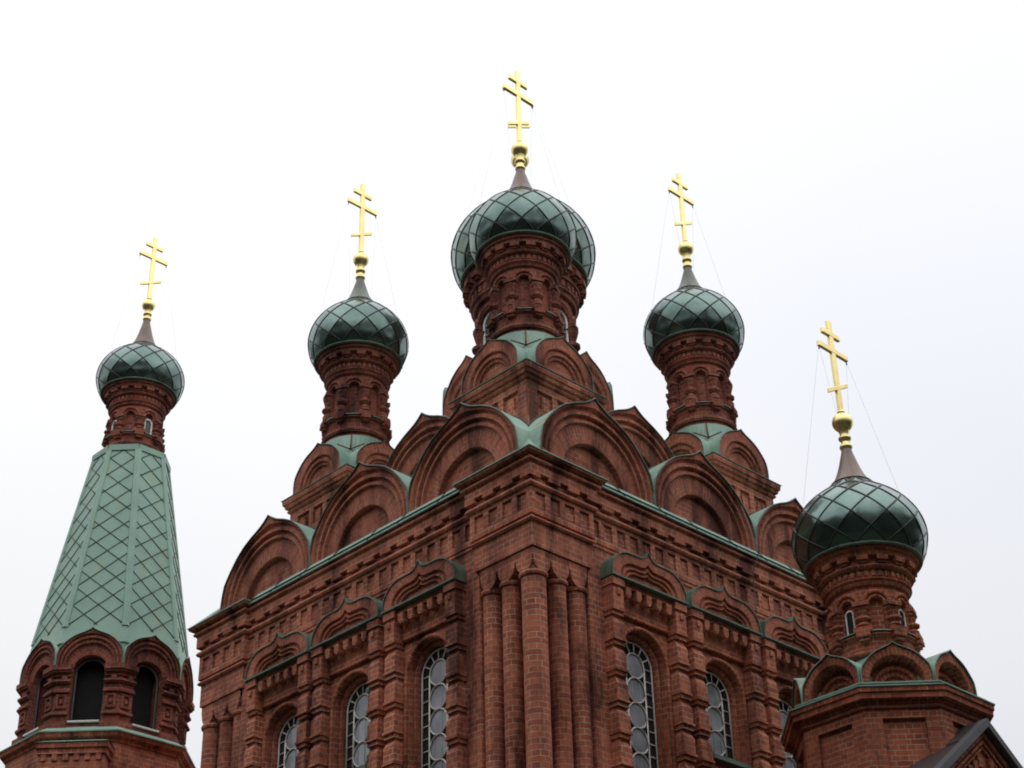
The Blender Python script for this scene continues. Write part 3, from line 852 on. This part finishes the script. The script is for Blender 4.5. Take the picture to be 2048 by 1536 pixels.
for F in (FR, FL):
    for tc_, zs_ in zip(WC, SILL):
        facade_window(F, tc_, zs_)
        hood(F, tc_)

cb = MB()
cb.tube([FR(5.11, .02, 14.2), FR(5.11, .26, 13.33), FR(5.12, .27, 13.2), FR(5.10, .13, 12.9), FR(5.13, .09, 12.3), FR(5.05, .12, 11.95), FR(5.22, .2, 12.0)], .009, 5)
cb.build('lightning_cable', IRON, church, FR(5.1, 0, 13))

# ------------------------------------------------------------------ first row of kokoshniks
for F in (FR, FL, FB, FE):
    for tc_ in (1.64, 4.25, 6.86):
        kokoshnik(church, F, tc_, 13.22, 1.315, 1.79, 2.2, BRICK_ARCH, 'big', n0=-.10)
# corner hips and the roof slab between the vaults
for (sx, sy) in ((0, 0), (1, 0), (0, 1), (1, 1)):
    mb = MB()
    X = lambda a: a if not sx else W - a
    Y = lambda a: a if not sy else W - a
    p0 = (X(-.21), Y(-.21), 13.325)
    q = (X(.50), Y(.50), 14.05)
    mb.face([p0, (X(.36), Y(-.19), 13.325), (X(.40), Y(.12), 13.58), q]); mb.face([p0, (X(-.19), Y(.36), 13.325), (X(.12), Y(.40), 13.58), q])
    mb.build('corner_hip', PATINA, church, (X(0), Y(0), 13.3))
mb = MB()
ring = lambda o: [(o, o), (W - o, o), (W - o, W - o), (o, W - o)]
mb.quadgrid([[Vector((x, y, z)) for x, y in ring(o)] for o, z in ((-.1, 13.31), (.3, 13.4), (1.4, 14.4), (2.7, 15.2))], None, True)
mb.face([(x, y, 15.2) for x, y in ring(2.7)])
mb.build('roof', PATINA, church)
mb = MB()
for (x, y, dx, dy) in ((0, 0, 1, 1), (W, 0, -1, 1), (0, W, 1, -1)):
    # seams where the vaults meet at the corner
    pts1 = [(x + dx * a, y + dy * b, z) for a, b, z in ((.33, -.17, 13.345), (.37, .05, 13.55), (.42, .30, 13.86), (.52, .50, 14.12))]
    mb.tube(pts1, .016, 4); mb.tube([(x + dx * b, y + dy * a, z) for a, b, z in ((.33, -.17, 13.345), (.37, .05, 13.55), (.42, .30, 13.86), (.52, .50, 14.12))], .016, 4)
    mb.tube([(x + dx * a, y + dy * a, z) for a, z in ((.52, 14.13), (.72, 14.5), (.9, 14.75))], .016, 4)
mb.build('roof_seam', RUST, church)

# ------------------------------------------------------------------ second row: middle gables and the four pedestals
for F in (FR, FL, FB, FE):
    m = kokoshnik(church, F, 4.25, 14.80, 1.25, 1.77, 3.2, BRICK_ARCH, 'big', n0=-1.52)
def pedestal(cx, cy):
    h_ = .85
    mb = MB()
    zt = 15.60
    for q in range(4):
        F = face_frame(cx, cy, q * PI / 2, h_)
        mb.face([F(-h_, 0, 14.0), F(h_, 0, 14.0), F(h_, 0, 15.12), F(-h_, 0, 15.12)])
        # framed panels
        xs = [-h_, -.62, -.26, -.14, .14, .26, .62, h_]
        for i in range(7):
            a, b = xs[i], xs[i + 1]; rec = i in (1, 3, 5)
            if not rec: mb.face([F(a, 0, 15.12), F(b, 0, 15.12), F(b, 0, zt), F(a, 0, zt)])
            else:
                mb.face([F(a, 0, 15.47), F(b, 0, 15.47), F(b, 0, zt), F(a, 0, zt)])
                d_ = -.05
                mb.face([F(a, d_, 15.12), F(b, d_, 15.12), F(b, d_, 15.47), F(a, d_, 15.47)])
                mb.face([F(a, d_, 15.12), F(a, 0, 15.12), F(a, 0, 15.47), F(a, d_, 15.47)])
                mb.face([F(b, d_, 15.12), F(b, 0, 15.12), F(b, 0, 15.47), F(b, d_, 15.47)])
                mb.face([F(a, d_, 15.47), F(b, d_, 15.47), F(b, 0, 15.47), F(a, 0, 15.47)])
                mb.box(F, (a + b) / 2 - .07, (a + b) / 2 + .07, -.06, -.008, 15.10, 15.38)
    R = lambda o: [(cx - h_ - o, cy - h_ - o), (cx + h_ + o, cy - h_ - o), (cx + h_ + o, cy + h_ + o), (cx - h_ - o, cy + h_ + o)]
    sweep(mb, R, [(0, 15.60), (.03, 15.61), (.05, 15.64), (.03, 15.67), (.03, 15.69), (.075, 15.70), (.085, 15.76), (.11, 15.77), (.12, 15.85), (.12, 15.87), (-.1, 15.875)])
    ob = mb.build('pedestal', BRICK, church, (cx, cy, 14.0))
    e = MB()
    sweep(e, R, [(.115, 15.872), (.135, 15.872), (.135, 15.886), (-.0, 15.90)])
    e.build('pedestal_flashing', PATINA_DARK, ob, (cx, cy, 15.87))
    for q in range(4):
        F = face_frame(cx, cy, q * PI / 2, h_)
        kk = MB(); hw, H = .70, .88
        o_ = half(KEEL, hw, H, 16); n0 = .05
        A = lambda f, h: arc(hw * f, H * h, 16)
        stepped(kk, F, 0, 15.885, [(o_, n0 - .02), (o_, n0), (lerp(o_, A(.80, .74), .8), n0), (A(.74, .68), n0), (A(.72, .66), n0 - .045), (A(.69, .63), n0 - .045), (A(.67, .61), n0 - .02), (A(.60, .545), n0 - .02), (A(.58, .525), n0 - .06), (A(.52, .47), n0 - .06), (A(.50, .45), n0 - .10)])
        kk.build('small_gable_arch', BRICK_ARCH, ob, F(0, 0, 15.885))
        r_ = MB(); roof_shell(r_, F, 0, 15.885, o_, n0 + .02, -h_)
        r_.build('arch_roof', PATINA, ob, F(0, 0, 15.885))
        e_ = MB(); e_.tube([F(a, n0 + .012, 15.89 + b) for a, b in o_], .012, 5); e_.build('roof_edge', EDGE, ob, F(0, 0, 15.885))
    e = MB()
    n_ = 48
    rows = []
    for (f, z_) in ((0, 16.05), (.5, 16.5), (1, 16.92)):
        row = []
        for i in range(n_):
            a = 2 * PI * i / n_ + PI / 4
            c, s = math.cos(a), math.sin(a); sq = .70 / max(abs(c), abs(s)); rr = sq + (.655 - sq) * f
            row.append(Vector((cx + c * rr, cy + s * rr, z_)))
        rows.append(row)
    e.quadgrid(rows, None, True)
    e.build('drum_skirt', PATINA, ob, (cx, cy, 16))
    e = MB()
    for q in range(4):
        a = q * PI / 2 + PI / 4; c, s = math.cos(a), math.sin(a)
        e.tube([(cx + c * r_, cy + s * r_, z_) for r_, z_ in ((.84, 16.5), (.75, 16.7), (.668, 16.9))], .02, 4)
        for sg in (-1, 1):
            e.tube([(cx + c * .84, cy + s * .84, 16.5), (cx + c * .78 - sg * s * .26, cy + s * .78 + sg * c * .26, 16.65)], .015, 4)
    e.build('roof_seam', RUST, ob, (cx, cy, 16))
    return ob
CQ = 1.873
for (x, y) in ((CQ, CQ), (W - CQ, CQ), (CQ, W - CQ), (W - CQ, W - CQ)): pedestal(x, y)

# centre: octagon with a ring of gables
ctr = MB()
rg = ngon_ring(4.25, 4.25, 1.60)
sweep(ctr, rg, [(0, 14.6), (0, 16.85), (.04, 16.87), (.09, 16.93), (.09, 17.0), (-.2, 17.01)])
co_ = ctr.build('centre_pedestal', BRICK, church, (4.25, 4.25, 14.6))
for q in range(8):
    F = face_frame(4.25, 4.25, q * PI / 4, 1.60)
    kk = MB(); hw, H = .665, 1.30
    o_ = half(KEEL, hw, H, 16)
    A = lambda f, h: arc(hw * f, H * h, 16)
    stepped(kk, F, 0, 17.01, [(o_, -.02), (o_, .02), (lerp(o_, A(.80, .74), .8), .02), (A(.78, .72), -.02), (A(.66, .62), -.02), (A(.64, .6), -.06), (A(.5, .48), -.06), (A(.48, .46), -.1)])
    kk.build('small_gable_arch', BRICK_ARCH, co_, F(0, 0, 17.01))
    r_ = MB(); roof_shell(r_, F, 0, 17.01, o_, .04, -1.3)
    r_.build('arch_roof', PATINA_DARK, co_, F(0, 0, 17.01))
e = MB(); e.lathe([(1.45, 17.3), (1.10, 18.3)], 4.25, 4.25, 48); e.build('drum_skirt', PATINA, co_)

SK = dict(sill=-1.99, base=-2.57)
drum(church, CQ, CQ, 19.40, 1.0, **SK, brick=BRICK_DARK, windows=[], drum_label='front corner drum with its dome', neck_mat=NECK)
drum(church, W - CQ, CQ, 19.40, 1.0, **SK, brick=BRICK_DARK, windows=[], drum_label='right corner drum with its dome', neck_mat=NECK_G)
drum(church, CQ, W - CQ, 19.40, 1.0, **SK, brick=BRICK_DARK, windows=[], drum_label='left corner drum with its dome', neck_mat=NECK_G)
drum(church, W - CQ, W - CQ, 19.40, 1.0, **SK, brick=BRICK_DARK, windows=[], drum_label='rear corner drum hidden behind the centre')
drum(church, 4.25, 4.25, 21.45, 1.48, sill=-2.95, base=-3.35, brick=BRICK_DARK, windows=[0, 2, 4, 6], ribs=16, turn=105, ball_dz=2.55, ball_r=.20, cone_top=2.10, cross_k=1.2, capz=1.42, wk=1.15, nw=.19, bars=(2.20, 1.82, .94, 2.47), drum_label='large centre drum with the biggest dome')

# ================================================================== octagonal turret, near right
NX, NY = 4.44, -2.74
turret = thing('turret', (NX, NY, GZ), 'octagonal warm red brick turret with glossy dark green onion dome, nearest on the right', 'turret')
apo = 1.29
mb = MB()
side = 2 * apo * math.tan(PI / 8)
for q in range(8):
    F = face_frame(NX, NY, q * PI / 4, apo); s = side / 2
    a, zt_, zb_ = .30, 8.86, 6.2
    f4 = lambda t0, t1, z0, z1, n=0: mb.face([F(t0, n, z0), F(t1, n, z0), F(t1, n, z1), F(t0, n, z1)])
    f4(-s, -a, GZ, 9.0); f4(a, s, GZ, 9.0); f4(-a, a, zt_, 9.0); f4(-a, a, GZ, zb_)
    d_ = -.06
    f4(-a, a, zb_, zt_, d_)
    mb.face([F(-a, d_, zt_), F(a, d_, zt_), F(a, 0, zt_), F(-a, 0, zt_)])
    for t in (-a, a): mb.face([F(t, d_, zb_), F(t, 0, zb_), F(t, 0, zt_), F(t, d_, zt_)])
    mb.face([F(-a, d_, zb_), F(a, d_, zb_), F(a, 0, zb_), F(-a, 0, zb_)])
mb.build('wall', BRICK_TURRET, turret)
mb = MB()
rg = ngon_ring(NX, NY, apo)
sweep(mb, rg, [(0, 9.0), (.035, 9.0), (.035, 9.06), (.07, 9.065), (.07, 9.10), (.14, 9.105), (.14, 9.19), (.165, 9.195), (.165, 9.265), (-.4, 9.27)])
sweep(mb, rg, [(.06, 9.28), (.06, 9.345), (-.4, 9.35)])
mb.build('cornice', BRICK_TURRET, turret)
mb = MB()
sweep(mb, rg, [(.155, 9.267), (.185, 9.267), (.185, 9.285), (.05, 9.30)])
sweep(mb, rg, [(.055, 9.347), (.085, 9.347), (.085, 9.365), (-.1, 9.375)])
mb.build('cornice_flashing', PATINA, turret)
for q in range(8):
    F = face_frame(NX, NY, q * PI / 4, 1.22)
    kokoshnik(turret, F, 0, 9.36, .50, .65, .7, BRICK_TURRET, 'turret', name='gable_arch', n0=0.02)
mb = MB(); mb.lathe([(1.12, 9.4), (.95, 9.75), (.60, 10.12)], NX, NY, 8, PI / 8, PI / 8 + 2 * PI)
mb.build('drum_skirt', PATINA, turret)
drum(turret, NX, NY, 12.27, 1.03, sill=-1.80, base=-2.35, brick=BRICK_TURRET, windows=[0, 2, 4, 6], ribs=12, turn=100, ball_dz=2.12, ball_r=.17, cone_top=1.62, neck_mat=copper_mat('brown_neck_sheet', (.21, .15, .12), (.12, .085, .08), (.2, .19, .15), .4, .3, .5))

# ------------------------------------------------------------------ gabled porch at its foot
GX, GY, GZT = 4.44, -4.27, 8.80
porch = thing('gabled_porch', (GX, GY, GZ), 'gabled brick porch with dark sheet roof in front of the near turret', 'porch')
sl_ = .74; gw = 2.6
mb = MB()
F = frame(GX, GY, 1, 0, 0, -1)
mb.face([F(-gw + .15, -.06, GZ), F(gw - .15, -.06, GZ), F(gw - .15, -.06, GZT - gw * sl_ + .0), F(0, -.06, GZT - .12), F(-gw + .15, -.06, GZT - gw * sl_)])
for s in (-1, 1): mb.face([F(s * (gw - .2), -.06, GZ), F(s * (gw - .2), -.5, GZ), F(s * (gw - .2), -.5, GZT - gw * sl_), F(s * (gw - .2), -.06, GZT - gw * sl_)])
# stepped brick mouldings that follow the gable
for k_, (dz, nn, th) in enumerate(((.10, .03, .075), (.22, .0, .05), (.31, -.02, .04))):
    for s in (-1, 1):
        a = [F(0, -.06, GZT - dz), F(0, nn, GZT - dz), F(0, nn, GZT - dz - th), F(0, -.06, GZT - dz - th)]
        b = [p + Vector((s * gw, 0, -gw * sl_)) for p in a]
        mb.quadgrid([a, b], None, True)
for i in range(-7, 8):                                  # toothed corbels around the dark recess
    if i == 0: continue
    t = i * .14; zt_ = GZT - .42 - abs(t) * sl_
    mb.box(F, t - .05, t + .05, -.06, .0, zt_ - .12, zt_ + .05)
mb.build('wall', BRICK_TURRET, porch)
mb = MB()
mb.face([F(-.62, -.055, GZT - 1.32), F(.62, -.055, GZT - 1.32), F(0, -.055, GZT - .68)])
mb.build('gable_opening', DARK, porch)
mb = MB()
mb.tube([F(-.62, -.03, GZT - 1.30), F(0, -.03, GZT - .68), F(.62, -.03, GZT - 1.30)], .03, 5)
mb.tube([F(0, -.03, GZT - .68), F(0, -.03, GZT - 1.4)], .022, 5)
mb.build('opening_frame', IRON, porch)
mb = MB()
for s in (-1, 1):
    a = [F(0, .10, GZT + .03), F(0, -1.4, GZT + .03), F(0, -1.4, GZT - .03), F(0, .10, GZT - .03)]
    b = [p + Vector((s * gw, 0, -gw * sl_)) for p in a]
    mb.quadgrid([a, b], None, True); mb.face(b)
mb.build('roof', ROOF_DARK, porch)
mb = MB()
for s in (-1, 1):
    a = [F(0, .13, GZT + .06), F(0, .0, GZT + .065), F(0, .0, GZT - .06), F(0, .13, GZT - .06)]
    b = [p + Vector((s * gw, 0, -gw * sl_)) for p in a]
    mb.quadgrid([a, b], None, True); mb.face(b)
mb.build('verge', ROOF_EDGE, porch)
mb = MB()
a = [F(0, .0, GZT + .055), F(0, -.45, GZT + .055), F(0, -.45, GZT + .035), F(0, .0, GZT + .035)]
for s in (-1, 1):
    b = [p + Vector((s * .55, 0, -.55 * sl_)) for p in a]
    mb.quadgrid([a, b], None, True); mb.face(b)
mb.build('ridge_cap', ROOF_DARK, porch)

# ================================================================== bell tower, far left
BX, BY = 1.19, 13.75
bell = thing('bell_tower', (BX, BY, GZ), 'octagonal brick bell tower with tall pale green tent roof and small onion dome, far left', 'tower')
ap = 1.55
mb = MB()
rg = ngon_ring(BX, BY, 1.70)
sweep(mb, rg, [(0, GZ), (0, 12.28), (.03, 12.29), (.05, 12.32), (.03, 12.35), (.08, 12.37), (.12, 12.38), (.14, 12.44), (.15, 12.46)])
mb.build('shaft', BRICK, bell)
mb = MB(); sweep(mb, rg, [(.14, 12.462), (.17, 12.462), (.17, 12.485), (-.12, 12.66), (-.5, 12.66)]); mb.build('ledge_flashing', PATINA, bell)
# belfry walls
for q in range(8):
    F = face_frame(BX, BY, q * PI / 4, ap)
    s = ap * math.tan(PI / 8); hw = .33; zb_, zt_ = 12.62, 13.935
    m = MB()
    for sg in (-1, 1):
        a, b = sorted((sg * hw, sg * s))
        m.face([F(a, 0, zb_), F(b, 0, zb_), F(b, 0, zt_), F(a, 0, zt_)])
        m.face([F(sg * hw, 0, zb_), F(sg * hw, -.36, zb_), F(sg * hw, -.36, zt_), F(sg * hw, 0, zt_)])
        m.face([F(a, -.36, zb_), F(b, -.36, zb_), F(b, -.36, zt_), F(a, -.36, zt_)])
        def bx(n_, z0, z1, in_=0):
            # band, mitred at the tower's corner
            e = (ap + n_) * math.tan(PI / 8)
            t0, t1 = sorted((sg * (hw + in_), sg * e))
            m.face([F(t0, n_, z0), F(t1, n_, z0), F(t1, n_, z1), F(t0, n_, z1)])
            for zz_ in (z0, z1): m.face([F(sg * (hw + in_), 0, zz_), F(sg * s, 0, zz_), F(sg * e, n_, zz_), F(sg * (hw + in_), n_, zz_)])
            m.face([F(sg * (hw + in_), 0, z0), F(sg * (hw + in_), n_, z0), F(sg * (hw + in_), n_, z1), F(sg * (hw + in_), 0, z1)])
        bx(.14, 13.83, 13.93); bx(.11, 13.79, 13.826); bx(.045, 13.72, 13.786); bx(.09, 13.60, 13.64); bx(.06, 13.57, 13.596)
        bx(.05, 13.42, 13.47); bx(.08, 13.38, 13.418); bx(.03, 12.97, 13.0); bx(.06, 12.92, 12.968); bx(.09, 12.62, 12.76)
        t0 = sg * (hw + .16)
        m.box(F, min(t0 - .02, t0 + .08), max(t0 - .02, t0 + .08), 0, .08, 13.642, 13.72)
        # little square panels on the piers
        c_ = sg * (hw + s) / 2
        for (u, v_) in ((-.085, 0), (.085, 0)): m.box(F, c_ + u - .025, c_ + u + .025, 0, .035, 13.06, 13.33)
        for v_ in (13.05, 13.30): m.box(F, c_ - .1099, c_ + .1099, 0, .036, v_, v_ + .045)
        m.box(F, c_ - .035, c_ + .035, 0, .034, 13.15, 13.24)
    m.face([F(-hw, 0, zb_), F(hw, 0, zb_), F(hw, 0, 12.75), F(-hw, 0, 12.75)])
    m.face([F(-hw, 0, 12.75), F(hw, 0, 12.75), F(hw, -.36, 12.75), F(-hw, -.36, 12.75)])
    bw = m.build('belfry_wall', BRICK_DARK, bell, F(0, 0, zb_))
    kokoshnik(bell, F, 0, 13.935, .665, .80, .40, BRICK_DARK, 'belfry', name='gable_arch', roof=PATINA_TENT, n0=.07, hole=(.32, .25))
    f = MB()
    ar = arc(.30, 14.15 - 12.76, 12)
    f.tube([F(a, -.16, 12.76 + b) for a, b in ar], .028, 5)
    f.build('opening_frame', IRON, bw, F(0, 0, zb_))
    f = MB(); f.box(F, -.31, .31, -.2, .06, 12.752, 12.785); f.build('sill', WHITE, bw, F(0, 0, zb_))
mb = MB()
rr = ngon_ring(BX, BY, 1.15)
mb.face([(x, y, 12.70) for x, y in rr(.2)]); mb.face([(x, y, 14.3) for x, y in rr(.3)])
mb.lathe([(.42, 12.7), (.42, 14.3)], BX, BY, 12)
for q in range(8):                                # near-black sheets stand in for the shade inside the open bell chamber
    F = face_frame(BX, BY, q * PI / 4, ap - .37)
    mb.face([F(-.4, 0, 12.7), F(.4, 0, 12.7), F(.4, 0, 14.4), F(-.4, 0, 14.4)])
mb.build('bell_chamber', DARK, bell)
# tent roof
t0r, t1r, z0_, z1_ = 1.60, .80, 14.45, 19.47
ap0, ap1 = 1.56, .765
mb = MB()
R0, R1 = ngon_ring(BX, BY, ap0)(0), ngon_ring(BX, BY, ap1)(0)
Rk = ngon_ring(BX, BY, ap0 - (ap0 - ap1) * .06)(0)
mb.quadgrid([[Vector((x, y, z0_)) for x, y in R0], [Vector((x, y, z1_)) for x, y in R1]], None, True)
mb.face([(x, y, z1_) for x, y in R1])
tent = mb.build('tent_roof', PATINA_TENT, bell, (BX, BY, z0_))
mb = MB()
for i in range(8):
    a = Vector((*R0[i], z0_)); b = Vector((*R1[i], z1_)); a = a.lerp(b, .075)
    nrm_ = Vector((a.x - BX, a.y - BY, 0)).normalized()
    tg = Vector((-nrm_.y, nrm_.x, 0))
    prof = [(-.085, -.055), (-.07, .0), (0, .028), (.07, .0), (.085, -.055)]
    mb.quadgrid([[a + tg * u + nrm_ * v_ for u, v_ in prof], [b + tg * u + nrm_ * v_ for u, v_ in prof]])
    mb.face([a + tg * u + nrm_ * v_ for u, v_ in prof])
    # collar at the top
    c = Vector((*R1[(i + 1) % 8], z1_))
    o1 = Vector((0, 0, .03))
    mid = ((b + c) / 2 - Vector((BX, BY, z1_))).normalized() * .05; mid.z = 0
    mb.face([b + mid, c + mid, c + mid - Vector((0, 0, .14)), b + mid - Vector((0, 0, .14))])
    mb.face([b + mid, c + mid, c, b])
    mb.face([b + mid - Vector((0, 0, .14)), c + mid - Vector((0, 0, .14)), c - Vector((0, 0, .14)), b - Vector((0, 0, .14))])
mb.build('ridge_strip', PATINA_TENT, tent, (BX, BY, z0_))
mb = MB()
for q in range(8):
    F = face_frame(BX, BY, q * PI / 4, ap)
    for sg in (-1, 1):
        mb.face([F(sg * .40, -.05, 13.94), F(sg * .642, -.05, 13.94), F(sg * .642, -.02, 14.52), F(sg * .40, -.02, 14.52)])
mb.build('valley_flashing', PATINA_TENT, tent, (BX, BY, z0_))
# diagonal standing seams
mb = MB()
slant = math.hypot(z1_ - z0_, ap0 - ap1)
for q in range(8):
    ang = q * PI / 4; nx, ny = math.cos(ang), math.sin(ang)
    def T(u, v_):
        f = v_ / slant; a = ap0 + (ap1 - ap0) * f + .004
        return Vector((BX + nx * a - ny * u, BY + ny * a + nx * u, z0_ + (z1_ - z0_) * f))
    def hwid(v_): return (ap0 + (ap1 - ap0) * v_ / slant) * math.tan(PI / 8) - .05
    for sg in (-1, 1):
        for k_ in range(-3, 18):
            # line: v = k*.44 + sg*u*slope
            slope = .85; c0 = k_ * .45
            pts = []
            for i in range(81):
                u = -.7 + 1.4 * i / 80; v_ = c0 + sg * u * slope
                if .42 < v_ < slant - .12 and abs(u) <= hwid(v_): pts.append(T(u, v_))
            if len(pts) > 1: mb.tube([pts[0], pts[-1]], .0115, 4)
mb.build('standing_seam', SEAM_G, tent, (BX, BY, z0_))
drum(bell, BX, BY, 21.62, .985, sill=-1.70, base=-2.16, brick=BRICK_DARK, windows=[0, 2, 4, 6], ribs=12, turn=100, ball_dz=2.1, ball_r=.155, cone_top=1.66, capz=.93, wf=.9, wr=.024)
# projecting aedicule low on the shaft
F = face_frame(BX, BY, -3 * PI / 4, 1.70)
mb = MB()
mb.box(F, -.62, .62, 0, .42, 9.5, 11.90)
mb.face([F(-.70, .50, 12.02), F(.70, .50, 12.02), F(.70, .50, 12.12), F(-.70, .50, 12.12)])
mb.box(F, -.70, .70, 0, .50, 12.02, 12.12); mb.box(F, -.66, .66, 0, .46, 11.905, 12.018)
for i in range(6): mb.box(F, -.58 + i * .21, -.48 + i * .21, .42, .455, 11.78, 11.90)
ae = mb.build('shaft_aedicule', BRICK, bell)
mb = MB()
a = [F(-.72, .53, 12.125), F(.72, .53, 12.125), F(.45, .02, 12.34), F(-.45, .02, 12.34)]
mb.face(a); mb.face([F(.72, .53, 12.125), F(.72, 0, 12.125), F(.45, .02, 12.34)]); mb.face([F(-.72, .53, 12.125), F(-.72, 0, 12.125), F(-.45, .02, 12.34)])
mb.build('aedicule_roof', PATINA, ae)

for o in D.objects:
    if '_w' in o: del o['_w']
